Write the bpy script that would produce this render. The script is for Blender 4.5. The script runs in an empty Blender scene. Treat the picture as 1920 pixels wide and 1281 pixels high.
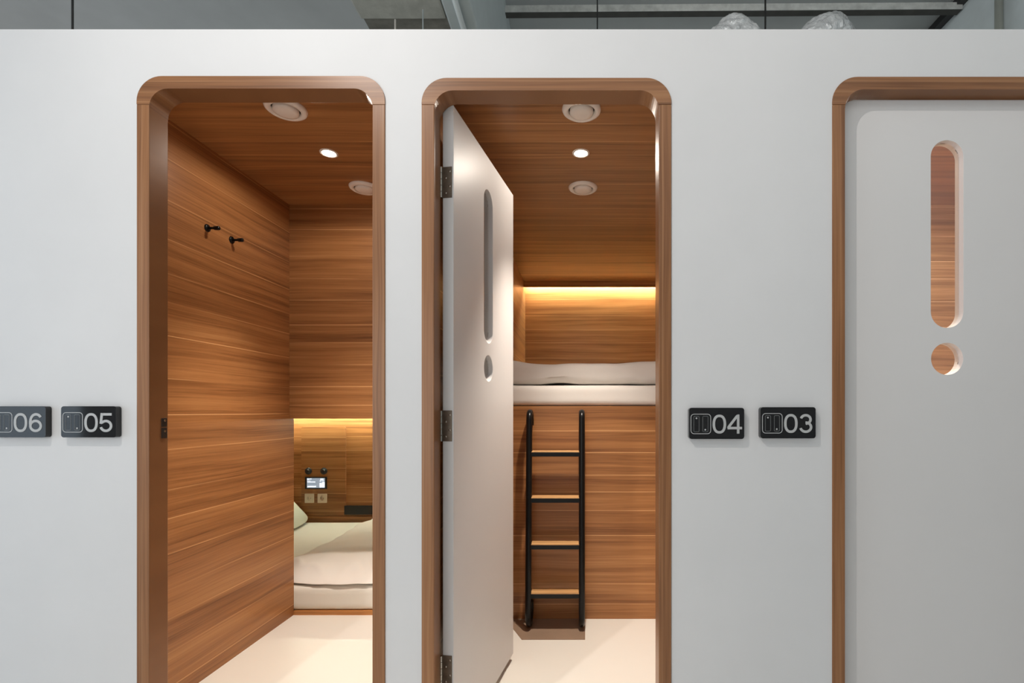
import bpy, bmesh, math, random
from mathutils import Vector, Matrix, noise

scene = bpy.context.scene
COL = scene.collection
random.seed(4)

# ------------------------------------------------------------------ measures
EYE = 1.179          # camera height
DIST = 1.59          # camera to the face of the pod wall (y = 0)
U = 1.0 / 587.0      # wall-plane unit: the survey of the room was done in these
def X(u): return u * U
def Zh(u): return EYE + u * U
def Yk(k): return (k - 1.0) * DIST

# ------------------------------------------------------------------ camera
cam_d = bpy.data.cameras.new('camera')
cam = bpy.data.objects.new('camera', cam_d); COL.objects.link(cam)
cam.location = (0, -DIST, EYE)
cam.rotation_euler = (math.radians(90), 0, 0)
cam_d.sensor_width = 36.0
cam_d.lens = 17.5
cam_d.shift_x = -128.0 / 1920
cam_d.shift_y = 129.5 / 1920
cam_d.clip_start = 0.02
scene.camera = cam

# ------------------------------------------------------------------ world
w = bpy.data.worlds.new('world'); scene.world = w; w.use_nodes = True
bg = w.node_tree.nodes['Background']
bg.inputs[0].default_value = (0.76, 0.78, 0.80, 1)
bg.inputs[1].default_value = 0.62

# ------------------------------------------------------------------ lights
def light(name, kind, loc, energy, color, **kw):
    d = bpy.data.lights.new(name, kind); d.energy = energy; d.color = color
    for k, v in kw.items(): setattr(d, k, v)
    o = bpy.data.objects.new(name, d); o.location = loc; COL.objects.link(o)
    return o
def aim(o, p):
    o.rotation_euler = (Vector(p) - o.location).to_track_quat('-Z', 'Y').to_euler()

lamp = light('gallery_spot', 'SPOT', (-1.55, -1.72, 3.80), 172, (1.0, 0.935, 0.88),
             shadow_soft_size=0.025, spot_size=math.radians(118), spot_blend=1.0)
aim(lamp, (0.75, 0.0, 0.9))
day = light('window_daylight', 'AREA', (-4.6, -1.53, 1.7), 43, (0.68, 0.84, 1.0),
            shape='RECTANGLE', size=3.0, size_y=3.0)
aim(day, (0.2, -1.53, 1.7))
opp = light('opposite_fill', 'AREA', (-1.2, -3.5, 1.3), 50, (1.0, 0.965, 0.93), shape='RECTANGLE', size=4.0, size_y=1.8)  # unseen fill added behind the camera to even out the wall, not a window
aim(opp, (-0.6, 0.0, 0.9))
hall = light('corridor_fill', 'AREA', (0.3, -2.6, 3.75), 12, (1.0, 0.97, 0.93),
             shape='RECTANGLE', size=4.2, size_y=0.7)  # added soft fill for the front wall, no fitting behind it
aim(hall, (0.4, 0, 1.0))
up = light('rear_ceiling_fill', 'AREA', (-0.5, 6.6, 3.1), 60, (0.93, 0.98, 1.0), shape='RECTANGLE', size=5.5, size_y=1.2)  # area light added behind the pods to brighten the building ceiling
aim(up, (-0.3, 1.0, 4.0))
up_fill = light('upward_fill', 'AREA', (0.0, -2.3, 2.7), 15, (1.0, 0.98, 0.95), shape='RECTANGLE', size=5.0, size_y=0.25)  # fill added out of view to lift the ceiling and beam fronts
aim(up_fill, (0.0, -0.9, 4.6))
WARM = (1.0, 0.895, 0.78)
ROOM_LAMPS = [('left pod', -1.14), ('middle pod', 0.003), ('right pod', 1.25)]
for nm, lx in ROOM_LAMPS:
    s = light('pod_downlight', 'SPOT', (lx, Yk(1.42), 2.335), (165 if lx < 1 else 330), WARM,
              shadow_soft_size=0.03, spot_size=math.radians(76), spot_blend=1.0)
    s.rotation_euler = (0, 0, 0)
    light('pod_downlight_spill', 'SPOT', (lx, Yk(1.42), 2.334), (11 if lx < 1 else 34), WARM, shadow_soft_size=0.03, spot_size=math.radians(176), spot_blend=0.3)

# ------------------------------------------------------------------ exposure
scene.view_settings.view_transform = 'Standard'
scene.view_settings.look = 'None'
scene.view_settings.gamma = 1
scene.view_settings.use_curve_mapping = False
scene.view_settings.exposure = 0.0

# ------------------------------------------------------------------ helpers
def tag(o, label=None, cat=None, group=None, kind=None):
    if label: o['label'] = label
    if cat: o['category'] = cat
    if group: o['group'] = group
    if kind: o['kind'] = kind
    return o

def link(name, bm, mat, parent=None, smooth=False, bevel=0, seg=2, recalc=True):
    if recalc: bmesh.ops.recalc_face_normals(bm, faces=bm.faces)
    me = bpy.data.meshes.new(name); bm.to_mesh(me); bm.free()
    if mat: me.materials.append(mat)
    if smooth:
        for p in me.polygons: p.use_smooth = True
    o = bpy.data.objects.new(name, me); COL.objects.link(o)
    if bevel:
        m = o.modifiers.new('bevel', 'BEVEL'); m.width = bevel; m.segments = seg
        m.limit_method = 'ANGLE'; m.angle_limit = math.radians(40)
    if parent:
        o.parent = parent
        o.matrix_parent_inverse = parent_matrix(parent).inverted()
    return o

def parent_matrix(p):
    m = Matrix.LocRotScale(p.location, p.rotation_euler, p.scale)
    if p.parent: m = parent_matrix(p.parent) @ p.matrix_parent_inverse @ m
    return m

def empty(name, loc=(0, 0, 0)):
    o = bpy.data.objects.new(name, None); o.location = loc
    o.empty_display_size = 0.1
    COL.objects.link(o); return o

def add_box(bm, x0, x1, y0, y1, z0, z1, M=None):
    vs = [bm.verts.new((x, y, z)) for x in (x0, x1) for y in (y0, y1) for z in (z0, z1)]
    for f in ((0, 1, 3, 2), (4, 6, 7, 5), (0, 4, 5, 1), (2, 3, 7, 6), (0, 2, 6, 4), (1, 5, 7, 3)):
        bm.faces.new([vs[i] for i in f])
    if M is not None:
        for v in vs: v.co = M @ v.co
    return vs

def box(name, x0, x1, y0, y1, z0, z1, mat, parent=None, bevel=0, seg=2):
    bm = bmesh.new(); add_box(bm, x0, x1, y0, y1, z0, z1)
    return link(name, bm, mat, parent, bevel=bevel, seg=seg)

def add_prism(bm, pts, y0, y1, holes=(), M=None):
    """outline in (x, z), extruded from y0 to y1; holes are inner loops."""
    loops = [pts] + list(holes)
    new = []
    tri = bmesh.new()
    edges = []
    for lp in loops:
        vs = [tri.verts.new((p[0], 0, p[1])) for p in lp]
        edges += [tri.edges.new((vs[i], vs[(i + 1) % len(vs)])) for i in range(len(vs))]
    bmesh.ops.triangle_fill(tri, edges=edges, use_beauty=True)
    tri.verts.index_update()
    fv = [bm.verts.new((v.co.x, y0, v.co.z)) for v in tri.verts]
    bv = [bm.verts.new((v.co.x, y1, v.co.z)) for v in tri.verts]
    for f in tri.faces:
        idx = [v.index for v in f.verts]
        bm.faces.new([fv[i] for i in idx])
        bm.faces.new([bv[i] for i in reversed(idx)])
    base = 0
    for lp in loops:
        n = len(lp)
        for i in range(n):
            a, b = base + i, base + (i + 1) % n
            bm.faces.new((fv[a], fv[b], bv[b], bv[a]))
        base += n
    tri.free()
    if M is not None:
        for v in fv + bv: v.co = M @ v.co
    return fv, bv

def prism(name, pts, y0, y1, mat, parent=None, holes=(), M=None, bevel=0, smooth=False):
    bm = bmesh.new(); add_prism(bm, pts, y0, y1, holes, M)
    return link(name, bm, mat, parent, bevel=bevel, smooth=smooth)

def arc(cx, cz, r, a0, a1, n):
    return [(cx + r * math.cos(math.radians(a0 + (a1 - a0) * i / n)),
             cz + r * math.sin(math.radians(a0 + (a1 - a0) * i / n))) for i in range(n + 1)]

def rrect(x0, x1, z0, z1, r, n=8):
    return (arc(x1 - r, z1 - r, r, 0, 90, n) + arc(x0 + r, z1 - r, r, 90, 180, n) +
            arc(x0 + r, z0 + r, r, 180, 270, n) + arc(x1 - r, z0 + r, r, 270, 360, n))

def add_tube(bm, path, rad, n=12, cap=True):
    path = [Vector(p) for p in path]
    rings = []
    up = None
    for i, p in enumerate(path):
        if i == 0: t = path[1] - p
        elif i == len(path) - 1: t = p - path[i - 1]
        else: t = (path[i + 1] - p).normalized() + (p - path[i - 1]).normalized()
        t.normalize()
        if up is None:
            up = Vector((1, 0, 0)) if abs(t.x) < 0.8 else Vector((0, 0, 1))
        s = t.cross(up).normalized(); u2 = s.cross(t).normalized(); up = u2
        r = rad[i] if isinstance(rad, (list, tuple)) else rad
        rings.append([bm.verts.new(p + (s * math.cos(2 * math.pi * k / n) + u2 * math.sin(2 * math.pi * k / n)) * r) for k in range(n)])
    for a, b in zip(rings, rings[1:]):
        for k in range(n):
            bm.faces.new((a[k], a[(k + 1) % n], b[(k + 1) % n], b[k]))
    if cap:
        bm.faces.new(rings[0][::-1]); bm.faces.new(rings[-1])
    return rings

def tube(name, path, rad, mat, parent=None, n=12):
    bm = bmesh.new(); add_tube(bm, path, rad, n)
    return link(name, bm, mat, parent, smooth=True)

def add_lathe(bm, prof, M, n=40):
    """profile of (radius, height) turned about local z, placed by M."""
    rings = []
    for r, h in prof:
        if r < 1e-6: rings.append([bm.verts.new(M @ Vector((0, 0, h)))])
        else: rings.append([bm.verts.new(M @ Vector((r * math.cos(2 * math.pi * k / n), r * math.sin(2 * math.pi * k / n), h))) for k in range(n)])
    for a, b in zip(rings, rings[1:]):
        if len(a) == 1 and len(b) == 1: continue
        if len(a) == 1:
            for k in range(n): bm.faces.new((a[0], b[k], b[(k + 1) % n]))
        elif len(b) == 1:
            for k in range(n): bm.faces.new((a[k], a[(k + 1) % n], b[0]))
        else:
            for k in range(n): bm.faces.new((a[k], a[(k + 1) % n], b[(k + 1) % n], b[k]))

def lathe(name, prof, M, mat, parent=None, n=40):
    bm = bmesh.new(); add_lathe(bm, prof, M, n)
    return link(name, bm, mat, parent, smooth=True)

def soft_slab(name, x0, x1, y0, y1, z0, z1, r, mat, parent=None, nx=60, ny=60, nz=6, fn=None, smooth=True):
    """a box with rounded edges and a fine skin, then pushed about by fn(x, y, z, u, v, w)."""
    bm = bmesh.new()
    N = (nx, ny, nz)
    verts = {}
    def V(i, j, k):
        if (i, j, k) in verts: return verts[(i, j, k)]
        u, v, w_ = i / nx, j / ny, k / nz
        def e(t): # concentrate towards both ends
            return 0.5 - 0.5 * math.cos(math.pi * t) if True else t
        p = Vector((x0 + (x1 - x0) * (0.45 * e(u) + 0.55 * u), y0 + (y1 - y0) * (0.45 * e(v) + 0.55 * v), z0 + (z1 - z0) * w_))
        rr = min(r, (z1 - z0) / 2 * 0.999)
        c = Vector((min(max(p.x, x0 + rr), x1 - rr), min(max(p.y, y0 + rr), y1 - rr), min(max(p.z, z0 + rr), z1 - rr)))
        d = p - c
        if d.length > 1e-9: p = c + d.normalized() * max(abs(d.x), abs(d.y), abs(d.z))
        if fn: p = Vector(fn(p.x, p.y, p.z, u, v, w_))
        verts[(i, j, k)] = bm.verts.new(p); return verts[(i, j, k)]
    def quad(a, b, c, d): bm.faces.new((V(*a), V(*b), V(*c), V(*d)))
    for i in range(nx):
        for j in range(ny):
            for k in (0, nz): quad((i, j, k), (i + 1, j, k), (i + 1, j + 1, k), (i, j + 1, k))
    for i in range(nx):
        for k in range(nz):
            for j in (0, ny): quad((i, j, k), (i + 1, j, k), (i + 1, j, k + 1), (i, j, k + 1))
    for j in range(ny):
        for k in range(nz):
            for i in (0, nx): quad((i, j, k), (i, j + 1, k), (i, j + 1, k + 1), (i, j, k + 1))
    return link(name, bm, mat, parent, smooth=smooth)

# ------------------------------------------------------------------ materials
def new_mat(name):
    m = bpy.data.materials.new(name); m.use_nodes = True
    nt = m.node_tree
    return m, nt, nt.nodes['Principled BSDF']

def plain(name, col, rough=0.5, metal=0.0, noise_amt=0.0, nscale=8.0, bump=0.0, bscale=60.0, spec=0.5, col2=None, coat=0.0):
    m, nt, b = new_mat(name)
    b.inputs['Base Color'].default_value = (*col, 1)
    b.inputs['Roughness'].default_value = rough
    b.inputs['Metallic'].default_value = metal
    b.inputs['Specular IOR Level'].default_value = spec
    b.inputs['Coat Weight'].default_value = coat
    tc = nt.nodes.new('ShaderNodeTexCoord')
    if noise_amt:
        n = nt.nodes.new('ShaderNodeTexNoise'); n.inputs['Scale'].default_value = nscale
        n.inputs['Detail'].default_value = 6; n.inputs['Roughness'].default_value = 0.6
        r = nt.nodes.new('ShaderNodeValToRGB')
        c2 = col2 or tuple(c * (1 - noise_amt) for c in col)
        r.color_ramp.elements[0].color = (*c2, 1); r.color_ramp.elements[0].position = 0.3
        r.color_ramp.elements[1].color = (*col, 1); r.color_ramp.elements[1].position = 0.7
        nt.links.new(tc.outputs['Object'], n.inputs['Vector'])
        nt.links.new(n.outputs['Fac'], r.inputs['Fac']); nt.links.new(r.outputs['Color'], b.inputs['Base Color'])
    if bump:
        n2 = nt.nodes.new('ShaderNodeTexNoise'); n2.inputs['Scale'].default_value = bscale
        n2.inputs['Detail'].default_value = 5
        bp = nt.nodes.new('ShaderNodeBump'); bp.inputs['Strength'].default_value = bump; bp.inputs['Distance'].default_value = 0.01
        nt.links.new(tc.outputs['Object'], n2.inputs['Vector'])
        nt.links.new(n2.outputs['Fac'], bp.inputs['Height']); nt.links.new(bp.outputs['Normal'], b.inputs['Normal'])
    return m

def wood(name, along, across, tint=(1, 1, 1), seed=0.0, lines=8.0, line_amt=1.0, rough=0.36, dark=1.0):
    """wood-look laminate: strips of slightly different tone, fine straight grain, thin pale lines."""
    m, nt, b = new_mat(name)
    N, L = nt.nodes, nt.links
    tc = N.new('ShaderNodeTexCoord')
    sp = N.new('ShaderNodeSeparateXYZ'); L.new(tc.outputs['Object'], sp.inputs[0])
    def out(ax): return sp.outputs['XYZ'.index(ax)]
    def math_(op, a, b_=None, c=None):
        n = N.new('ShaderNodeMath'); n.operation = op
        for i, v in enumerate((a, b_, c)):
            if v is None: continue
            if isinstance(v, (int, float)): n.inputs[i].default_value = v
            else: L.new(v, n.inputs[i])
        return n.outputs[0]
    def comb(a, c, s):
        n = N.new('ShaderNodeCombineXYZ')
        for i, v in enumerate((a, c, s)):
            if isinstance(v, (int, float)): n.inputs[i].default_value = v
            else: L.new(v, n.inputs[i])
        return n.outputs[0]
    def noise_(vec, detail=3, rough_=0.5, dist=0.0):
        n = N.new('ShaderNodeTexNoise'); n.inputs['Scale'].default_value = 1
        n.inputs['Detail'].default_value = detail; n.inputs['Roughness'].default_value = rough_
        n.inputs['Distortion'].default_value = dist
        L.new(vec, n.inputs['Vector']); return n.outputs['Fac']
    al, ac = out(along), out(across)
    warp = noise_(comb(math_('MULTIPLY', al, 0.9), math_('MULTIPLY', ac, 2.0), seed + 3.1), 2)
    wac = math_('MULTIPLY_ADD', math_('SUBTRACT', warp, 0.5), 0.05, ac)
    # strips
    vo = N.new('ShaderNodeTexVoronoi'); vo.voronoi_dimensions = '1D'; vo.feature = 'DISTANCE_TO_EDGE'
    vo.inputs['Scale'].default_value = 1; vo.inputs['Randomness'].default_value = 0.75
    W = math_('MULTIPLY_ADD', math_('MULTIPLY_ADD', math_('SUBTRACT', warp, 0.5), 0.006, ac), lines, seed * 7.3)
    L.new(W, vo.inputs['W'])
    vc = N.new('ShaderNodeTexVoronoi'); vc.voronoi_dimensions = '1D'; vc.feature = 'F1'
    vc.inputs['Scale'].default_value = 1; vc.inputs['Randomness'].default_value = 0.75
    L.new(W, vc.inputs['W'])
    sc = N.new('ShaderNodeSeparateColor'); L.new(vc.outputs['Color'], sc.inputs[0])
    line = N.new('ShaderNodeMapRange'); line.inputs['From Min'].default_value = 0.006 * lines / 8; line.inputs['From Max'].default_value = 0.024 * lines / 8
    line.inputs['To Min'].default_value = 1; line.inputs['To Max'].default_value = 0
    L.new(vo.outputs['Distance'], line.inputs['Value'])
    fade = N.new('ShaderNodeMapRange'); fade.inputs['From Min'].default_value = 0.36; fade.inputs['From Max'].default_value = 0.56
    L.new(noise_(comb(math_('MULTIPLY', al, 1.3), math_('MULTIPLY', ac, 5.0), seed + 9), 2), fade.inputs['Value'])
    linef = math_('MULTIPLY', math_('MULTIPLY', line.outputs[0], fade.outputs[0]), line_amt)
    # grain
    g1 = noise_(comb(math_('MULTIPLY', al, 0.7), math_('MULTIPLY', wac, 26.0), seed), 4, 0.6)
    g2 = noise_(comb(math_('MULTIPLY', al, 2.2), math_('MULTIPLY', wac, 150.0), seed + 5), 3, 0.6)
    g3 = noise_(comb(math_('MULTIPLY', al, 0.5), math_('MULTIPLY', wac, 7.0), seed + 11), 2)
    v = math_('ADD', math_('MULTIPLY', g1, 0.50), math_('MULTIPLY', g2, 0.30))
    v = math_('ADD', v, math_('MULTIPLY', g3, 0.22))
    v = math_('ADD', v, math_('MULTIPLY', math_('SUBTRACT', sc.outputs[0], 0.5), 0.07))
    r = N.new('ShaderNodeValToRGB')
    cols = [(0.36, (0.180, 0.071, 0.023)), (0.45, (0.290, 0.122, 0.042)), (0.54, (0.390, 0.172, 0.060)), (0.68, (0.490, 0.240, 0.091))]
    el = r.color_ramp.elements
    while len(el) < len(cols): el.new(0.5)
    for e, (p, c) in zip(el, cols):
        e.position = p; e.color = (c[0] * tint[0] * dark, c[1] * tint[1] * dark, c[2] * tint[2] * dark, 1)
    L.new(v, r.inputs['Fac'])
    mx = N.new('ShaderNodeMix'); mx.data_type = 'RGBA'
    L.new(linef, mx.inputs['Factor']); L.new(r.outputs['Color'], mx.inputs['A'])
    mx.inputs['B'].default_value = (0.66 * tint[0] * dark, 0.36 * tint[1] * dark, 0.155 * tint[2] * dark, 1)
    L.new(mx.outputs['Result'], b.inputs['Base Color'])
    b.inputs['Roughness'].default_value = rough
    b.inputs['Specular IOR Level'].default_value = 0.4
    return m

W_X = wood('laminate_grain_x', 'X', 'Z', seed=1.0)                      # back panels
W_XB = wood('laminate_grain_x_b', 'X', 'Z', seed=4.4)
W_Y = wood('laminate_grain_y', 'Y', 'Z', seed=2.0, lines=7.0)           # side walls
W_C = wood('laminate_ceiling', 'X', 'Y', seed=3.0, lines=7.0)           # ceilings
W_JAMB = wood('frame_wood_upright', 'Z', 'X', seed=6.0, lines=30.0, line_amt=0.35, rough=0.33, tint=(0.93, 0.95, 1.12), dark=0.74)
W_HEAD = wood('frame_wood_head', 'X', 'Z', seed=7.0, lines=30.0, line_amt=0.35, rough=0.33, tint=(0.93, 0.95, 1.12), dark=0.74)
OAK = wood('oak_tread', 'X', 'Y', seed=8.0, lines=26.0, line_amt=0.2, rough=0.45, tint=(1.5, 1.9, 2.2))

PLASTER = plain('grey_white_plaster', (0.66, 0.665, 0.67), rough=0.55, noise_amt=0.05, nscale=2.2, bump=0.05, bscale=14, spec=0.35)
DOOR_P = plain('painted_door', (0.66, 0.65, 0.645), rough=0.42, noise_amt=0.03, nscale=1.8, bump=0.03, bscale=18, spec=0.4)
FLOOR_P = plain('cream_floor', (0.80, 0.765, 0.70), rough=0.35, noise_amt=0.02, nscale=1.5)
FLOOR_C = plain('corridor_floor_coat', (0.78, 0.77, 0.74), rough=0.35, noise_amt=0.06, nscale=2)
SLAB = plain('grey_painted_slab', (0.50, 0.52, 0.515), rough=0.8, noise_amt=0.12, nscale=2.5)
CONC = plain('raw_concrete', (0.56, 0.565, 0.52), rough=0.9, noise_amt=0.3, nscale=9, bump=0.3, bscale=20)
LGREY = plain('pale_grey_paint', (0.60, 0.66, 0.67), rough=0.6, noise_amt=0.12, nscale=6)
TRAYM = plain('dusty_steel', (0.78, 0.80, 0.77), rough=0.6, noise_amt=0.35, nscale=14)
DARKM = plain('dark_steel', (0.03, 0.03, 0.03), rough=0.5)
BLACK = plain('satin_black_metal', (0.006, 0.006, 0.006), rough=0.28, spec=0.25)
BLACKP = plain('matt_black_plastic', (0.012, 0.012, 0.012), rough=0.45)
GLOSSB = plain('gloss_black_acrylic', (0.006, 0.006, 0.007), rough=0.06, spec=0.55)
SILVER = plain('silver_print', (0.42, 0.43, 0.43), rough=0.45)
DIMSIL = plain('dim_silver_print', (0.13, 0.14, 0.14), rough=0.45)
CREAM = plain('cream_plastic', (0.90, 0.84, 0.77), rough=0.35)
SOCKET = plain('ivory_socket_plastic', (0.72, 0.62, 0.48), rough=0.35)
BRONZE = plain('aged_steel', (0.20, 0.165, 0.13), rough=0.38, metal=0.85, noise_amt=0.35, nscale=40)
CHROME = plain('worn_steel', (0.34, 0.31, 0.27), rough=0.25, metal=1.0)
LINEN = plain('white_linen', (0.81, 0.77, 0.72), rough=0.85, bump=0.10, bscale=9, spec=0.15)
SHEET = plain('pale_green_sheet', (0.78, 0.76, 0.69), rough=0.85, bump=0.06, bscale=7, spec=0.15)
PILLOWM = plain('pale_pillowcase', (0.66, 0.70, 0.60), rough=0.85, spec=0.15)
PATCHM = plain('brown_floor_patch', (0.32, 0.22, 0.155), rough=0.28, noise_amt=0.15, nscale=7)
TRIMO = wood('bed_plinth_wood', 'X', 'Z', seed=12.0, tint=(1.25, 1.2, 1.0))
FOIL = plain('crinkled_plastic_wrap', (0.80, 0.82, 0.83), rough=0.14, metal=0.35, bump=1.0, bscale=34, noise_amt=0.35, nscale=18)
DARKPANEL = wood('control_cabinet_wood', 'X', 'Z', seed=15.0, dark=0.95)
PALEW = wood('pale_laminate', 'X', 'Z', seed=18.0, dark=2.0, tint=(0.85, 1.25, 2.0))

def emis(name, col, s):
    m, nt, b = new_mat(name)
    b.inputs['Base Color'].default_value = (*col, 1)
    b.inputs['Emission Color'].default_value = (*col, 1); b.inputs['Emission Strength'].default_value = s
    return m
LENS = emis('lamp_lens', (1.0, 0.86, 0.68), 45)
LED = emis('led_warm', (0.92, 1.0, 0.78), 95)
SCR = emis('screen_backlight', (0.22, 0.27, 0.33), 1.0)
SCRW = emis('screen_white', (0.80, 0.88, 1.0), 1.1)

def glass_mat():
    m = bpy.data.materials.new('tinted_pane'); m.use_nodes = True
    nt = m.node_tree; nt.nodes.remove(nt.nodes['Principled BSDF'])
    out = nt.nodes['Material Output']
    t = nt.nodes.new('ShaderNodeBsdfTransparent'); t.inputs[0].default_value = (0.97, 0.95, 0.92, 1)
    g = nt.nodes.new('ShaderNodeBsdfGlossy'); g.inputs['Roughness'].default_value = 0.02
    g.inputs['Color'].default_value = (0.9, 0.9, 0.9, 1)
    f = nt.nodes.new('ShaderNodeFresnel'); f.inputs[0].default_value = 2.1
    mx = nt.nodes.new('ShaderNodeMixShader')
    ge = nt.nodes.new('ShaderNodeNewGeometry'); iv = nt.nodes.new('ShaderNodeMath'); iv.operation = 'SUBTRACT'; iv.inputs[0].default_value = 1
    mu = nt.nodes.new('ShaderNodeMath'); mu.operation = 'MULTIPLY'
    nt.links.new(ge.outputs['Backfacing'], iv.inputs[1]); nt.links.new(f.outputs[0], mu.inputs[0]); nt.links.new(iv.outputs[0], mu.inputs[1])
    nt.links.new(mu.outputs[0], mx.inputs[0]); nt.links.new(t.outputs[0], mx.inputs[1]); nt.links.new(g.outputs[0], mx.inputs[2])
    nt.links.new(mx.outputs[0], out.inputs[0])
    return m
GLASS = glass_mat()

S = 'structure'
# ================================================================== FRONT WALL
WT = 0.060                       # plaster wall thickness
TOP = Zh(715)
# door openings: outer edge of the timber frame in units from the axis
DOORS = [(-830, -365.5, 626.0), (-297, 170.5, 622.5), (472, 939, 624.5)]
FW, RO, RI = 23.5, 0.080, 0.060
def door_dims(i):
    a, b, t = DOORS[i]
    return X(a), X(b), Zh(t)
pts = [(-4.2, 0.0)]
for i in range(3):
    a, b, t = door_dims(i)
    a += 0.004; b -= 0.004; t -= 0.004
    pts += [(a, 0.0)] + arc(a + RO, t - RO, RO, 180, 90, 10) + arc(b - RO, t - RO, RO, 90, 0, 10) + [(b, 0.0)]
pts += [(2.6, 0.0), (2.6, TOP), (-4.2, TOP)]
bm = bmesh.new()
add_prism(bm, pts, 0.0, WT)
link('wall_front', bm, PLASTER)['kind'] = S

FD = Yk(1.0435)                  # frame depth
YF = -0.004
SEAM = Zh(573)
for i in range(3):
    a, b, t = door_dims(i)
    f = X(FW)
    fr = empty('door_frame', ((a + b) / 2, 0, 0)); fr.name = f'trim_{i + 1}'; fr['kind'] = S
    box('jamb', a, a + f, YF, FD, 0, SEAM - 0.0006, W_JAMB, fr, bevel=0.0018)
    box('jamb', b - f, b, YF, FD, 0, SEAM - 0.0006, W_JAMB, fr, bevel=0.0018)
    outl = ([(a, SEAM)] + arc(a + RO, t - RO, RO, 180, 90, 12) + arc(b - RO, t - RO, RO, 90, 0, 12) + [(b, SEAM)] +
            [(b - f, SEAM)] + arc(b - f - RI, t - f - RI, RI, 0, 90, 12) + arc(a + f + RI, t - f - RI, RI, 90, 180, 12) + [(a + f, SEAM)])
    # the head only carries its corner arcs; drop doubled points
    o2 = []
    for p in outl:
        if not o2 or (abs(p[0] - o2[-1][0]) + abs(p[1] - o2[-1][1])) > 1e-6: o2.append(p)
    prism('head', o2, YF, FD, W_HEAD, fr, bevel=0.0015)
    if i == 0:
        sx = a + f
        for z0, z1 in ((Zh(-30.5 * 1.03 + 0), Zh(-13 * 1.03)), (Zh(-52 * 1.03), Zh(-31 * 1.03))):
            p = box('strike_plate', sx, sx + 0.0025, Yk(1.0265), Yk(1.0395), z0, z1 - 0.0025, BLACKP, fr, bevel=0.0008)
            p['label'] = 'black latch strike on the reveal'
            lathe('screw', [(0, 0.0008), (0.0035, 0.0005), (0.0040, 0)], Matrix.Translation((sx + 0.0027, Yk(1.034), (z0 + z1) / 2 + 0.005)) @ Matrix.Rotation(math.radians(90), 4, 'Y'), CHROME, p, n=14)

# ================================================================== POD SHELL
CEIL = Zh(686)
WL = X(-970)                     # left side wall of the left pod
P1, P2 = Yk(1.7785), Yk(1.806)   # upper panel face / side wall end
B1, B2 = Yk(2.87), Yk(2.90)      # back walls
XM = X(-299)                     # left side wall of the middle pod
XR = 0.76
def st(o, kind=S): o['kind'] = kind; return o

st(box('floor', -3.0, 2.5, 0.0, 3.1, -0.05, 0.0, FLOOR_P))
st(box('ceiling', -3.0, 2.5, WT, 3.12, CEIL, CEIL + 0.03, W_C))
st(box('roof', -3.0, 2.5, WT, 3.12, CEIL + 0.031, CEIL + 0.037, CONC))
# left pod
st(box('wall_left', WL - 0.03, WL, WT, P2, 0, CEIL, W_Y))
st(box('wall_upper_bunk_panel', WL, XM - 0.03, P1, P1 + 0.03, Zh(-27), CEIL, W_X))
st(box('wall_back', -2.85, XM - 0.03, B1, B1 + 0.03, 0, Zh(-20), W_XB))
st(box('wall_niche_end', -2.85, -2.82, P2, B1, 0, Zh(-20), W_Y))
st(box('wall_niche_front', -2.85, WL - 0.03, P2 - 0.03, P2, 0, Zh(-20), W_X))
st(box('wall_niche_ceiling', -2.85, XM - 0.03, P1 + 0.03, B1 + 0.03, Zh(-20), Zh(-20) + 0.02, W_C))
st(box('wall_partition', XM - 0.03, XM, WT, B2, 0, CEIL, W_Y))
st(box('trim_bed_plinth', WL, XM - 0.03, P2 - 0.004, P2 + 0.10, 0.0, Zh(-678), TRIMO))
st(box('trim_bed_base', -2.82, XM - 0.03, P2 + 0.10, B1, 0.0, Zh(-678), TRIMO))
# middle pod
PY = Yk(1.771)
st(box('wall_lower_bunk_panel', XM, XR, PY, PY + 0.03, 0, Zh(15), W_XB))
st(box('wall_bunk_base', XM, XR, PY + 0.03, B2, Zh(15) - 0.03, Zh(15), W_C))
st(box('wall_back_bunk', XM, XR, B2, B2 + 0.03, Zh(15), CEIL, W_X))
st(box('wall_right', XR, XR + 0.03, WT, B2 + 0.03, 0, CEIL, W_Y))
st(box('trim_light_valance', XM, XR, Yk(2.825), Yk(2.835), Zh(655), CEIL, W_X))
# right pod
st(box('wall_back_right', XR + 0.03, 2.35, 1.24, 1.27, 0, CEIL, PALEW))
st(box('wall_end_right', 2.35, 2.38, WT, 1.27, 0, CEIL, PALEW))

# ================================================================== BUILDING AROUND
H = EYE + 2.80
RW = 2.6
st(box('floor_corridor', -6.5, RW, -3.6, 0.0, -0.05, -0.0005, FLOOR_C))
st(box('ceiling_slab', -6.5, RW + 0.3, -3.6, 7.0, H, H + 0.2, SLAB))
st(box('wall_corridor', -6.5, RW, -3.75, -3.6, 0, H, PLASTER))
st(box('wall_building_right', RW, RW + 0.15, -3.6, 7.0, 0, H, LGREY))
st(box('wall_building_back', -6.5, RW, 7.0, 7.15, 0, H, SLAB))
hb = 1.9
st(box('ceiling_beam', -0.562 * hb, -0.342 * hb, 0.05, Yk(1) + 0.83, EYE + hb, H, CONC, bevel=0.01))
st(box('ceiling_beam_crossing', -0.556 * hb, -0.33 * hb, 0.83, 1.6, EYE + hb * 1.0 + 0.012, H, plain('rough_concrete', (0.28, 0.27, 0.24), rough=0.9, noise_amt=0.4, nscale=14)))
st(box('ceiling_beam_painted', -0.340 * hb, -0.268 * hb, 0.05, 3.2, EYE + hb - 0.005, H, LGREY, bevel=0.01))
st(box('ceiling_beam_right', RW - 0.34, RW - 0.05, 2.15, 6.5, H - 0.12, H, plain('pale_beam_paint', (0.30, 0.33, 0.33), rough=0.7), bevel=0.01))
st(box('trim_wall_joint', RW - 0.05, RW, -1.0, 6.5, H - 0.05, H, DARKM))

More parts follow.
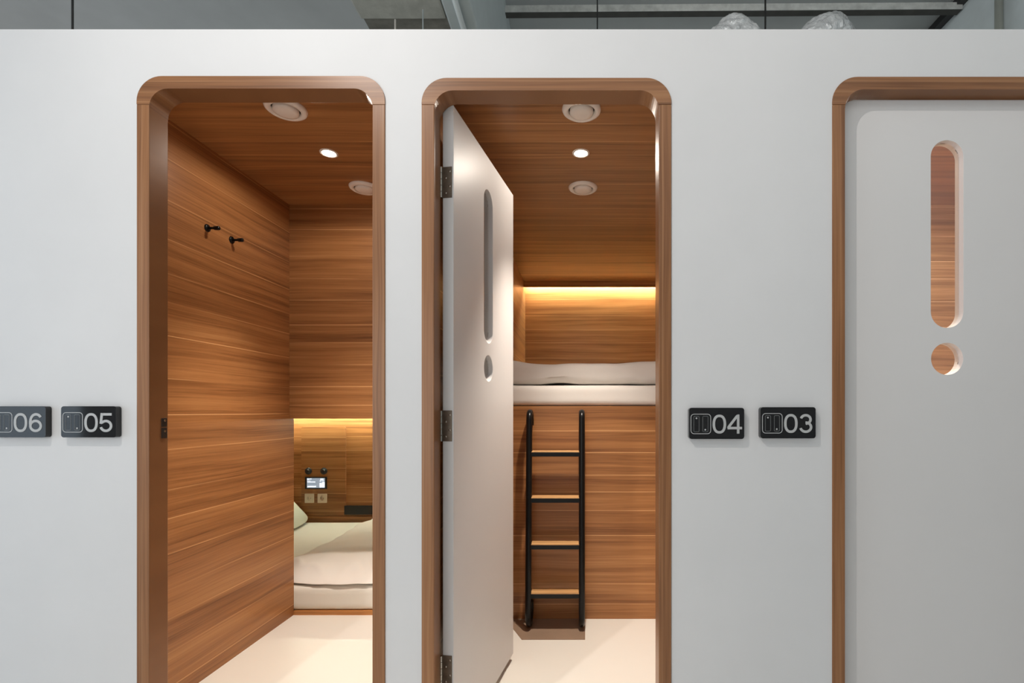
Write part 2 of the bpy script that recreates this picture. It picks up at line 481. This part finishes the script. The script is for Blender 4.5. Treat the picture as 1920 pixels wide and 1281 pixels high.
tb = empty('overhead_channel', (1.0, 1.8, EYE + 2.70))
tag(tb, 'long horizontal dusty grey steel channel under the building ceiling', 'steel channel')
yt = Yk(1) + 3.37 - DIST
M = Matrix.Translation((0, 0, 0)) @ Matrix.Rotation(math.radians(-0.35), 4, 'Y')
bm = bmesh.new(); add_box(bm, -0.68, RW - 0.01, yt, yt + 0.004, 0, 0.045)
for v in bm.verts: v.co.z += EYE + 2.705 + 0.007 * (v.co.x - 0.3)
link('face_plate', bm, TRAYM, tb)
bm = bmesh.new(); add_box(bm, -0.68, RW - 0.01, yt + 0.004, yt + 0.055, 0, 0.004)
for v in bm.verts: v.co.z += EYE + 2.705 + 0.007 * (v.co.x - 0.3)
l = link('underside', bm, plain('underside_steel', (0.07, 0.068, 0.06), rough=0.8, noise_amt=0.3, nscale=12), tb)  # much darker mottled tone for the lower side of the channel
l['label'] = 'darker underside'

def rod(px, k, label, r=0.004, mat=DARKM, top=H, group=None, z0=None):
    d = k * DIST
    x = (px - 1088) / 933.333 * d
    o = tube('hanger_rod', [(x, d - DIST, z0 or (CEIL + 0.037)), (x, d - DIST, top)], r, mat, n=8)
    tag(o, label, 'rod', group)
rod(136, 1.6, 'thin dark vertical rod hanging alone above the leftmost number plates', 0.005)
rod(1120, 1.9, 'thin rod crossing the steel channel above the middle doorway', 0.004)
rod(1435, 1.95, 'thin rod hanging between the two plastic wrapped ducts', 0.006)
rod(741, 1.45, 'pale short rod under the raw concrete beam, nearer its middle', 0.004, CREAM, 2.99, z0=CEIL + 0.037)
rod(793, 1.45, 'pale bent rod under the raw concrete beam, beside the painted beam', 0.003, LGREY, 3.036, z0=CEIL + 0.037)
o = tube('conduit_pipe', [(-0.302 * (hb), 0.05, EYE + hb - 0.022), (-0.302 * hb, 3.2, EYE + hb - 0.022)], 0.014, LGREY)
tag(o, 'pale conduit pipe running along the underside of the painted beam', 'pipe')
o = tube('wall_pipe', [(RW - 0.03, Yk(1) + RW * 933.3 / 794 - DIST, 0.3), (RW - 0.03, RW * 933.3 / 794 - DIST, H)], 0.022, plain('old_pipe_paint', (0.36, 0.38, 0.34), rough=0.5))
tag(o, 'pale vertical pipe on the grey building wall at top right', 'pipe')

# flexible ducts wrapped in plastic, rising from the pod roofs
def duct(path, rad, label, seed):
    bm = bmesh.new()
    P = []
    pts_ = [Vector(p) for p in path]
    # catmull-rom through the points
    for i in range(len(pts_) - 1):
        p0 = pts_[max(i - 1, 0)]; p1 = pts_[i]; p2 = pts_[i + 1]; p3 = pts_[min(i + 2, len(pts_) - 1)]
        for s in range(16):
            t = s / 16
            P.append(0.5 * ((2 * p1) + (-p0 + p2) * t + (2 * p0 - 5 * p1 + 4 * p2 - p3) * t * t + (-p0 + 3 * p1 - 3 * p2 + p3) * t ** 3))
    P.append(pts_[-1])
    add_tube(bm, P, rad, n=48)
    bm.normal_update()
    for v in bm.verts:
        q = v.co * 11 + Vector((seed, 0, 0))
        n = noise.noise(q) * 0.016 + abs(noise.noise(v.co * 28 + Vector((0, seed, 0)))) * 0.014
        v.co += v.normal * n
    o = link('wrapped_duct', bm, FOIL, smooth=False)
    tag(o, label, 'duct', 'plastic wrapped ducts on the pod roof')
def pos(px, py, k):
    return ((px - 1088) * k * U, Yk(k), EYE + (770 - py) * k * U)
kx = 1.62
duct([(pos(1392, 60, kx)[0], Yk(kx) , 2.42), pos(1396, 150, kx), pos(1398, 85, kx), pos(1378, 62, kx), pos(1340, 92, kx), pos(1290, 150, kx), (pos(1270, 60, kx)[0], Yk(kx), 2.5)], 0.085,
     'shiny plastic wrapped duct with a sloping left side, left of the two', 1.0)
kx = 1.66
duct([(pos(1515, 60, kx)[0], Yk(kx) + 0.02, 2.42), pos(1522, 150, kx), pos(1526, 90, kx), pos(1548, 70, kx), pos(1566, 88, kx + 0.04), pos(1580, 150, kx + 0.1), (pos(1585, 60, kx)[0], Yk(kx + 0.15), 2.45)], 0.108,
     'broad domed plastic wrapped duct, right of the two', 5.0)

# ================================================================== DOOR LEAVES
LW, LT = 412, 22.0               # leaf width and thickness in units
LZ0, LZ1 = Zh(-674), Zh(597.5)
SL = (X(LW / 2 - 31.3), X(LW / 2 + 31.3), Zh(159), Zh(520))
CZ, CR = Zh(99.5), X(30.8)
def slot_outline():
    x0, x1, z0, z1 = SL; r = (x1 - x0) / 2; cx = (x0 + x1) / 2
    return arc(cx, z1 - r, r, 0, 180, 24) + arc(cx, z0 + r, r, 180, 360, 24)
def circ(cx, cz, r, n=40): return [(cx + r * math.cos(2 * math.pi * i / n), cz + r * math.sin(2 * math.pi * i / n)) for i in range(n)]
def leaf(name, M, dx=0.0):
    e = empty(name, M.translation); e['kind'] = S
    w_, t_ = X(LW), X(LT)
    r = 0.052
    out_ = [(0, LZ0)] + arc(r, LZ1 - r, r, 180, 90, 10) + arc(w_ - r, LZ1 - r, r, 90, 0, 10) + [(w_, LZ0)] if dx else [(0, LZ0), (0, LZ1), (w_, LZ1), (w_, LZ0)]
    prism('leaf', out_, 0, t_, DOOR_P, e, holes=[slot_outline(), circ(X(LW / 2), CZ, CR)], M=M, bevel=0.0012)
    # panes sit halfway through the leaf
    def inset(lp, cx, cz, s=1.0): return lp
    g0, g1 = t_ * 0.50, t_ * 0.50 + 0.004
    p = prism('pane', slot_outline(), g0, g1, GLASS, e, M=M); p['label'] = 'tall slot pane with rounded ends'
    p = prism('pane', circ(X(LW / 2), CZ, CR), g0, g1, GLASS, e, M=M); p['label'] = 'small round pane'
    return e

# closed leaf in the right doorway
a3 = door_dims(2)[0] + X(FW)
M3 = Matrix.Translation((a3 + X(4), Yk(1.0256), 0))
leaf('door_3', M3, dx=1)
# open leaf of the middle doorway, swung into the pod
nx_, ny_ = X(-248), Yk(1.043)
fx_, fy_ = X(-186), Yk(1.043) + X(407)
ang = math.atan2(fy_ - ny_, fx_ - nx_)
# local x runs along the leaf, local y (thickness) points away from the visible face
M2 = Matrix.Translation((nx_, ny_, 0)) @ Matrix.Rotation(ang, 4, 'Z')
d2 = leaf('door_2', M2)
# the edge of the leaf that faces the corridor carries three hinges
for j, hz in enumerate((Zh(447), Zh(-30), Zh(-510))):
    hh = 0.0515
    bm = bmesh.new(); add_box(bm, -0.0025, 0.0, 0.0045, X(LT) + 0.001, hz - hh, hz + hh, M2)
    h = link('hinge', bm, BRONZE, d2, bevel=0.0006)
    for q in range(5):
        bm = bmesh.new()
        z0 = hz - hh + q * 2 * hh / 5; z1 = z0 + 2 * hh / 5 - 0.0015
        c = M2 @ Vector((-0.005, X(LT) + 0.004, 0))
        add_tube(bm, [(c.x, c.y, z0), (c.x, c.y, z1)], 0.0045, n=12)
        link('knuckle', bm, CHROME, h, smooth=False)
    for q, (sy, sz) in enumerate(((0.012, 0.036), (0.026, 0.014), (0.012, -0.014), (0.026, -0.036))):
        Ms = M2 @ Matrix.Translation((-0.0026, sy, hz + sz)) @ Matrix.Rotation(math.radians(-90), 4, 'Y')
        lathe('screw', [(0, 0.0009), (0.0030, 0.0006), (0.0036, 0)], Ms, CHROME, h, n=12)

# ================================================================== NUMBER PLATES
KP = 0.9885
pu = KP * U
def ribbon(bm, path, wdt, y0, y1, closed=False):
    """flat stroke of constant width following path in (x, z)."""
    n = len(path); L_, R_ = [], []
    for i in range(n):
        if closed: a, b = Vector(path[i - 1]), Vector(path[(i + 1) % n])
        else: a, b = Vector(path[max(i - 1, 0)]), Vector(path[min(i + 1, n - 1)])
        t = (b - a); t.normalize(); nn = Vector((-t.y, t.x)); p = Vector(path[i])
        L_.append(p + nn * wdt / 2); R_.append(p - nn * wdt / 2)
    m = n if closed else n - 1
    lf = [bm.verts.new((p.x, y0, p.y)) for p in L_]; rf = [bm.verts.new((p.x, y0, p.y)) for p in R_]
    lb = [bm.verts.new((p.x, y1, p.y)) for p in L_]; rb = [bm.verts.new((p.x, y1, p.y)) for p in R_]
    for i in range(m):
        j = (i + 1) % n
        bm.faces.new((lf[i], lf[j], rf[j], rf[i])); bm.faces.new((lf[i], lb[i], lb[j], lf[j])); bm.faces.new((rf[i], rf[j], rb[j], rb[i]))
    if not closed:
        for i in (0, n - 1): bm.faces.new((lf[i], rf[i], rb[i], lb[i]))
# digits drawn in a cell 25.5 wide, 35.6 high (survey units), stroke centre lines, origin at the lower left
def ell(cx, cz, rx, rz, a0, a1, n=28, pw=1.0):
    r = []
    for i in range(n + 1):
        a = math.radians(a0 + (a1 - a0) * i / n); c, s = math.cos(a), math.sin(a)
        r.append((cx + rx * math.copysign(abs(c) ** pw, c), cz + rz * math.copysign(abs(s) ** pw, s)))
    return r
SW = 4.7
Hd, h2 = 35.6, SW / 2
def digit(bm, ch, ox, oz, y0, y1):
    n_ = [0]
    def rb(path, closed=False):
        n_[0] += 1
        ribbon(bm, [((ox + p[0]) * pu, (oz + p[1]) * pu) for p in path], SW * pu, y0 - 0.00025 * n_[0], y1, closed)
    if ch == '0': rb(ell(12.7, Hd / 2, 12.7 - h2, Hd / 2 - h2, 0, 360, 44, 0.86)[:-1], True)
    if ch == '3':
        rb(ell(12.8, Hd - h2 - 7.9, 9.0, 7.9, 165, -90, 26))
        rb(ell(12.8, h2 + 8.6, 9.9, 8.6, 92, -168, 30))
    if ch == '4':
        rb([(20.2, 0), (20.2, Hd)])
        rb([(20.2 + h2 - 0.6, Hd - 1.8), (18.0, Hd - 2.8), (2.2, 12.2), (1.8, 10.6)])
        rb([(0.2, 10.4), (27.4, 10.4)])
    if ch == '5':
        rb([(23.6, Hd - h2), (5.4, Hd - h2)])
        rb([(5.4, Hd), (3.3, 15.6)])
        rb([(2.7, 16.6), (4.6, 18.2)] + ell(12.9, h2 + 9.2, 9.7, 9.2, 138, -165, 34))
    if ch == '6':
        rb(ell(13.2, h2 + 9.3, 9.7, 9.3, 0, 360, 36)[:-1], True)
        rb(ell(14.2, Hd / 2 - 0.6, 10.8, Hd / 2 - h2 + 0.6, 40, 190, 28, 0.92))

def rr_line(x0, x1, z0, z1, r):
    o = rrect(x0, x1, z0, z1, r, 6); res = []
    for p in o:
        if not res or math.dist(p, res[-1]) > 1e-6: res.append(p)
    return [(a * pu, b * pu) for a, b in res]
def plate(cx, cz, num, label):
    """cx, cz: centre of the front face in survey units seen at KP."""
    px, pz = cx * KP * U, EYE + cz * KP * U
    e = empty('number_plate', (px, 0, pz)); tag(e, label, 'number plate', 'black room number plates')
    Wp, Hp, T = 103.5, 58.5, 0.0185
    Mx = Matrix.Translation((px, 0, pz))
    b = prism('backing', [(x * pu, z * pu) for x, z in rrect(-Wp / 2, Wp / 2, -Hp / 2, Hp / 2, 5, 6)], -T, 0.0, GLOSSB, e, M=Mx, bevel=0.0008)
    yf0, yf1 = -T - 0.0005, -T + 0.0002
    def sub(nm, fn, mat, lab=None):
        bm = bmesh.new(); fn(bm)
        for v in bm.verts: v.co = Mx @ v.co
        o = link(nm, bm, mat, e)
        if lab: o['label'] = lab
        return o
    x0, z0 = -Wp / 2, -Hp / 2
    def icon(bm):
        ribbon(bm, rr_line(x0 + 3.5, x0 + 40.6, Hp / 2 - 48.6, Hp / 2 - 11.9, 6), 1.15 * pu, yf0, yf1, True)
    sub('icon_outline', icon, SILVER)
    for q in (8.9, 25.6):
        sub('icon_slot', lambda bm: ribbon(bm, rr_line(x0 + q, x0 + q + 9.9, Hp / 2 - 45, Hp / 2 - 15.8, 2), 0.75 * pu, yf0, yf1, True), DIMSIL)
    for qx, qz in ((13.8, Hp / 2 - 19.6), (30.4, Hp / 2 - 41.2)):
        sub('icon_dot', lambda bm: add_prism(bm, [(a * pu, b_ * pu) for a, b_ in circ(x0 + qx, qz, 1.55, 16)], yf0, yf1), SILVER)
    sub('digit', lambda bm: digit(bm, num[0], x0 + 44.0, Hp / 2 - 48.4, yf0, yf1), SILVER)
    sub('digit', lambda bm: digit(bm, num[1], x0 + 71.8, Hp / 2 - 48.4, yf0, yf1), SILVER)
plate(34.0 - 1088, 770 - 791.2, '06', 'black glossy number plate reading 06, cut by the photo edge')
plate(166.2 - 1088, 770 - 791.2, '05', 'black glossy number plate reading 05, beside the left door frame')
plate(1343.7 - 1088, 770 - 794.1, '04', 'black glossy number plate reading 04, beside the middle doorway')
plate(1477.7 - 1088, 770 - 792.9, '03', 'black glossy number plate reading 03, beside the closed door')

# ================================================================== CEILING FITTINGS
DOWN = Matrix.Rotation(math.pi, 4, 'X')
def vent(x, k, label):
    e = empty('ceiling_vent', (x, Yk(k), CEIL)); tag(e, label, 'ceiling vent', 'round white ceiling vents')
    R = 0.0755
    M = Matrix.Translation((x, Yk(k), CEIL)) @ DOWN
    lathe('outer_ring', [(R, 0), (R * 1.0, 0.003), (R * 0.97, 0.008), (R * 0.86, 0.014), (R * 0.70, 0.012), (R * 0.665, 0.004), (R * 0.66, 0.0)], M, CREAM, e)
    lathe('inner_disc', [(R * 0.60, 0.004), (R * 0.61, 0.012), (R * 0.585, 0.018), (R * 0.40, 0.0215), (0, 0.0225)], M, CREAM, e)
    lathe('throat', [(R * 0.67, 0.001), (0, 0.001)], M, BLACKP, e)
KN, KF = 686 / 565.0, 686 / 418.5
vent(-1.137, KN - 0.005, 'round white ceiling vent nearest the doorway in the left pod')
vent(-1.130, KF, 'round white ceiling vent deep in the left pod, half behind the frame')
vent(0.005, KN, 'round white ceiling vent nearest the doorway in the middle pod')
vent(0.014, KF, 'round white ceiling vent deep in the middle pod, beyond the lamp')
for nm, lx in ROOM_LAMPS:
    e = empty('downlight', (lx, Yk(1.42), CEIL)); tag(e, f'small round lit downlight in the ceiling of the {nm}', 'downlight', 'small round ceiling downlights')
    M = Matrix.Translation((lx, Yk(1.42), CEIL)) @ DOWN
    lathe('bezel', [(0.039, 0), (0.0385, 0.003), (0.034, 0.005), (0.029, 0.003), (0.028, 0.0)], M, CREAM, e)
    lathe('lens', [(0.028, 0.0005), (0.022, 0.0018), (0, 0.0025)], M, LENS, e)

o = box('led_strip', -2.80, XM - 0.05, B1 - 0.085, B1 - 0.070, Zh(-20) - 0.006, Zh(-20), LED)
tag(o, 'warm glowing light strip at the top of the lower bed niche', 'light strip')
o = box('led_strip', XM + 0.005, XR - 0.005, Yk(2.86), Yk(2.875), CEIL - 0.008, CEIL, LED)
tag(o, 'warm glowing light strip behind the valance over the upper bunk', 'light strip')

# ================================================================== COAT PEGS
def peg(k, label):
    z = EYE + 474.3 * U; y = Yk(k)
    e = empty('coat_peg', (WL, y, z)); tag(e, label, 'coat peg', 'black coat pegs on the left pod wall')
    M = Matrix.Translation((WL, y, z)) @ Matrix.Rotation(math.radians(90), 4, 'Y')
    lathe('rose', [(0.0165, 0), (0.0165, 0.004), (0.014, 0.0065), (0, 0.0065)], M, BLACK, e, n=28)
    lathe('peg', [(0.0055, 0.005), (0.0055, 0.030), (0.0085, 0.033), (0.0090, 0.052), (0.0075, 0.055), (0, 0.0555)], M, BLACK, e, n=24)
peg(1.386, 'black wall peg nearer the doorway')
peg(1.483, 'black wall peg further from the doorway')

# ================================================================== LEFT POD BED
MZ0, MZ1 = Zh(-678), Zh(-596)
def nz(x, y, z, s, seed=0.0): return noise.noise(Vector((x * s + seed, y * s, z * s)))
o = soft_slab('mattress', WL - 1.13, XM - 0.034, P2 + 0.002, B1 - 0.035, MZ0, MZ1, 0.022, SHEET, nx=60, ny=40, nz=6,
              fn=lambda x, y, z, u, v, w: (x, y + 0.004 * nz(x, 0, z, 3) * (v < 0.02), z + (0.004 * nz(x, y, z, 3, 2) if w > 0.9 else 0)))
tag(o, 'low mattress under a pale green sheet in the left pod', 'mattress')
def sm(t): t = min(1.0, max(0.0, t)); return t * t * (3 - 2 * t)
def duvet1(x, y, z, u, v, w):
    # thin at the edges, swelling inwards; creases run in from the front edge
    base = MZ1 + 0.0060
    df = y - P2
    prof = 0.16 + 0.84 * math.sqrt(sm(df / 0.34)) * (0.35 + 0.65 * math.sqrt(sm((x + 1.90) / 0.30)))
    h = 0.085 * prof
    cr = math.exp(-((df - 0.16) / 0.13) ** 2)
    ridge = abs(noise.noise(Vector((x * 7.0 + df * 3.0, df * 1.6, 3.3)))) ** 0.7
    h += 0.016 * (nz(x, y, 0, 2.4, 3)) * prof + 0.006 * nz(x, y, 0, 7.0, 7) * prof
    h += 0.034 * cr * (0.35 - ridge)
    zz = base + (z - base) / 0.056 * max(h, 0.010)
    yy = y
    e = max(0.0, 1 - v / 0.12)
    yy += (0.010 * nz(x, 0, 0, 4.0, 3) + 0.004 * nz(x, 0, 0, 14, 5)) * e
    zz += (1 - w) * max(0.0, 0.016 * nz(x, 0, 0, 3.6, 8)) * e
    c = max(0.0, 1 - (x - (-1.86)) / 0.35)
    yy += 0.10 * c * c * max(0.0, 1 - df / 0.5)
    xx = x + (0.05 * nz(0, y, 0, 2.2, 4) + 0.03 * nz(0, y, 0, 6, 4)) * max(0.0, 1 - u / 0.2)
    return (xx, yy, max(zz, base + 0.001 * w))
o = soft_slab('duvet', -1.86, XM - 0.040, P2 - 0.001, B1 - 0.10, MZ1 + 0.0060, MZ1 + 0.062, 0.027, LINEN, nx=110, ny=110, nz=8, fn=duvet1)
tag(o, 'white crumpled duvet spread over the low bed in the left pod', 'duvet')
bm = bmesh.new()
def sgn_pow(c, p): return math.copysign(abs(c) ** p, c)
NU, NV = 40, 20
Mp = Matrix.Translation((-2.52, 2.70, MZ1 + 0.150)) @ Matrix.Rotation(math.radians(10), 4, 'Z') @ Matrix.Rotation(math.radians(50), 4, 'Y')
rows = []
for j in range(NV + 1):
    ph = -math.pi / 2 + math.pi * j / NV
    row = []
    for i in range(NU):
        th = 2 * math.pi * i / NU
        cx = sgn_pow(math.cos(th), 0.45) * sgn_pow(math.cos(ph), 0.55); cy = sgn_pow(math.sin(th), 0.45) * sgn_pow(math.cos(ph), 0.55)
        ed = 1 - max(abs(cx), abs(cy)) ** 3
        p = Vector((0.165 * cx, 0.22 * cy, 0.045 * math.sin(ph) * (0.25 + 0.75 * max(ed, 0)) ))
        p.z += 0.006 * noise.noise(p * 12)
        row.append(bm.verts.new(Mp @ p))
    rows.append(row)
for a, b in zip(rows, rows[1:]):
    for i in range(NU): bm.faces.new((a[i], a[(i + 1) % NU], b[(i + 1) % NU], b[i]))
bmesh.ops.remove_doubles(bm, verts=bm.verts, dist=1e-5)
o = link('pillow', bm, PILLOWM, smooth=True)
tag(o, 'pale pillow propped at the head of the low bed, mostly behind the wall', 'pillow')

# control cabinet on the niche back wall
kb = 2.861
def bx(px): return (px - 1088) * kb * U
def bz(py): return EYE + (770 - py) * kb * U
yb = Yk(kb)
cab = empty('control_panel', ((bx(565) + bx(648)) / 2, B1, bz(968)))
tag(cab, 'dark wood control box with screen and sockets on the niche back wall', 'control panel')
prism('body', rrect(bx(565), bx(648), bz(967), bz(800.5), 0.012, 5), yb, B1 - 0.0005, DARKPANEL, cab, bevel=0.002)
for px in (578.5, 607.5):
    M = Matrix.Translation((bx(px), yb, bz(883.5))) @ Matrix.Rotation(math.radians(90), 4, 'X')
    k_ = lathe('knob', [(0.031, 0), (0.031, 0.006), (0.027, 0.010), (0.018, 0.010), (0.016, 0.022), (0.013, 0.024), (0, 0.024)], M, BLACKP, cab, n=28)
scr = box('screen', bx(572.5), bx(613.5), yb - 0.008, yb, bz(917), bz(894.5), BLACKP, cab, bevel=0.002)
sp_ = box('display', bx(576.3), bx(610), yb - 0.0086, yb - 0.0078, bz(914.8), bz(896.5), SCR, scr)
def rects(name, lst, mat):
    bm = bmesh.new()
    for x0, x1, y0, y1 in lst: add_box(bm, bx(x0), bx(x1), yb - 0.0092, yb - 0.0084, bz(y1), bz(y0))
    return link(name, bm, mat, scr)
rects('display_text', [(577, 580.5, 897.3, 899.6), (581.2, 585, 897.3, 898.9), (577, 583, 901.2, 901.9), (577.5, 592, 903, 904.6),
                       (577.5, 593.5, 911, 913.2)], SCRW)
rects('display_tiles', [(601.5, 607.5, 897.5, 900), (600.5, 603, 901, 903), (600, 604.2, 905.5, 913.8), (604.8, 609.4, 904, 913.8), (604.5, 608.5, 901, 902.2)], SCRW)
for px in (580.8, 604.8):
    x0, x1, z0, z1 = bx(px - 8.5), bx(px + 8.5), bz(943), bz(925.8)
    cx, cz = (x0 + x1) / 2, (z0 + z1) / 2
    pl = prism('socket', rrect(x0, x1, z0, z1, 0.004, 4), yb - 0.009, yb, SOCKET, cab, holes=[circ(cx, cz, 0.0195, 28)], bevel=0.001)
    bm = bmesh.new(); add_prism(bm, circ(cx, cz, 0.0193, 28), yb - 0.002, yb); link('socket_well', bm, SOCKET, pl)
    bm = bmesh.new()
    for s in (-1, 1): add_prism(bm, circ(cx + s * 0.0095, cz, 0.0028, 12), yb - 0.0026, yb - 0.0018)
    link('socket_holes', bm, BLACKP, pl)
o = box('wall_pocket', bx(646), XM - 0.35, B1 - 0.020, B1 - 0.001, bz(965), bz(948.5), BLACKP, bevel=0.002)
tag(o, 'long black pocket shelf on the niche back wall beside the control box', 'shelf')
o = box('ledge', -2.81, XM - 0.04, B1 - 0.012, B1 - 0.001, MZ1 + 0.012, bz(968.5), DARKPANEL, bevel=0.002)
tag(o, 'low dark wood ledge along the back of the low bed', 'ledge')

# ================================================================== UPPER BUNK
BZ = Zh(15)
def mat2(x, y, z, u, v, w):
    return (x, y + (0.006 * nz(x, 0, z, 5, 2) if v < 0.02 else 0), z + (0.005 * nz(x, y * 0.3, 0, 3.5, 6) if w > 0.6 else 0) * (1 if v < 0.3 else 0.4))
o = soft_slab('mattress', XM + 0.004, XR - 0.004, PY + 0.006, B2 - 0.006, BZ + 0.001, BZ + 0.120, 0.03, LINEN, nx=90, ny=30, nz=8, fn=mat2)
tag(o, 'white mattress on the upper bunk, its front edge above the ladder', 'mattress')
def duv2(x, y, z, u, v, w):
    zz = z
    if w > 0.3:
        zz += 0.020 * nz(x, y * 0.6, 0, 2.6, 9) + 0.007 * nz(x, y, 0, 7, 3)
        zz += 0.016 * math.exp(-((x + 0.40) / 0.09) ** 2) + 0.03 * max(0.0, (x - 0.22))
    else:
        zz += max(0.0, 0.020 * nz(x, 0, 0, 4.2, 1))
    yy = y + (0.03 * nz(x, 0, 0, 2.1, 4) + 0.008 * nz(x, z, 0, 8, 2)) * max(0.0, 1 - v / 0.15) * 1.0
    return (x, yy, zz)
o = soft_slab('duvet', XM + 0.005, XR - 0.005, PY + 0.055, B2 - 0.12, BZ + 0.1265, BZ + 0.252, 0.040, LINEN, nx=110, ny=60, nz=12, fn=duv2)
tag(o, 'white folded duvet lying on the upper bunk mattress', 'duvet')

# ================================================================== LADDER
lad = empty('bunk_ladder', (X(-80), Yk(1.68), 0))
tag(lad, 'black tubular bunk ladder with four wooden treads leaning on the bunk panel', 'ladder')
R_ = 0.0165
yfoot, ytop = Yk(1.668), Yk(1.705)
yp = PY - R_ - 0.002
for xx in (X(-163), X(5)):
    path = []
    rb_ = (yp - 0.004 - yfoot) / 2
    cy = yfoot + rb_
    path += [(xx, yp - 0.004, 0.115), (xx, yp - 0.004, R_ + rb_ + 0.015)]
    for q in range(1, 12):
        a_ = math.radians(0 - 180 * q / 12)
        path.append((xx, cy + rb_ * math.cos(a_), R_ + rb_ + rb_ * math.sin(a_)))
    path.append((xx, yfoot, R_ + rb_ + 0.015))
    rt = (yp - ytop) / 2
    zt = Zh(4) - R_ - rt
    path.append((xx, ytop, zt))
    for q in range(1, 12):
        a_ = math.radians(180 - 180 * q / 12)
        path.append((xx, ytop + rt + rt * math.cos(a_), zt + rt * math.sin(a_)))
    path += [(xx, yp, zt), (xx, yp, zt - 0.03)]
    tube('rail', path, R_, BLACK, lad, n=16)
for zc in (0.952, 0.705, 0.457, 0.199):
    t = zc / 1.18; yr = yfoot + (ytop - yfoot) * t
    x0, x1 = X(-163) + R_ * 0.6, X(5) - R_ * 0.6
    r = box('rung', x0, x1, yr - 0.012, yr + 0.068, zc - 0.022, zc, BLACK, lad, bevel=0.002)
    box('tread', x0 + 0.004, x1 - 0.004, yr - 0.010, yr + 0.066, zc + 0.0002, zc + 0.006, OAK, r, bevel=0.0015)

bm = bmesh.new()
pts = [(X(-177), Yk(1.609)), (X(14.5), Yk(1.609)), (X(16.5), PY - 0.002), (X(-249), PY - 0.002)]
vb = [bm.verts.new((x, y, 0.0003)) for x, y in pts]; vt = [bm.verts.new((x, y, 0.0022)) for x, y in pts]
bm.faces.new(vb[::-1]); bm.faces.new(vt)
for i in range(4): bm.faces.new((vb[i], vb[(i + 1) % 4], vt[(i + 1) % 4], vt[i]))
o = link('floor_patch', bm, PATCHM)  # thin sheet added for a brown patch of the floor itself, not a mat
tag(o, 'brown floor patch with a slanted left side under the ladder feet, an added thin sheet', 'mat')
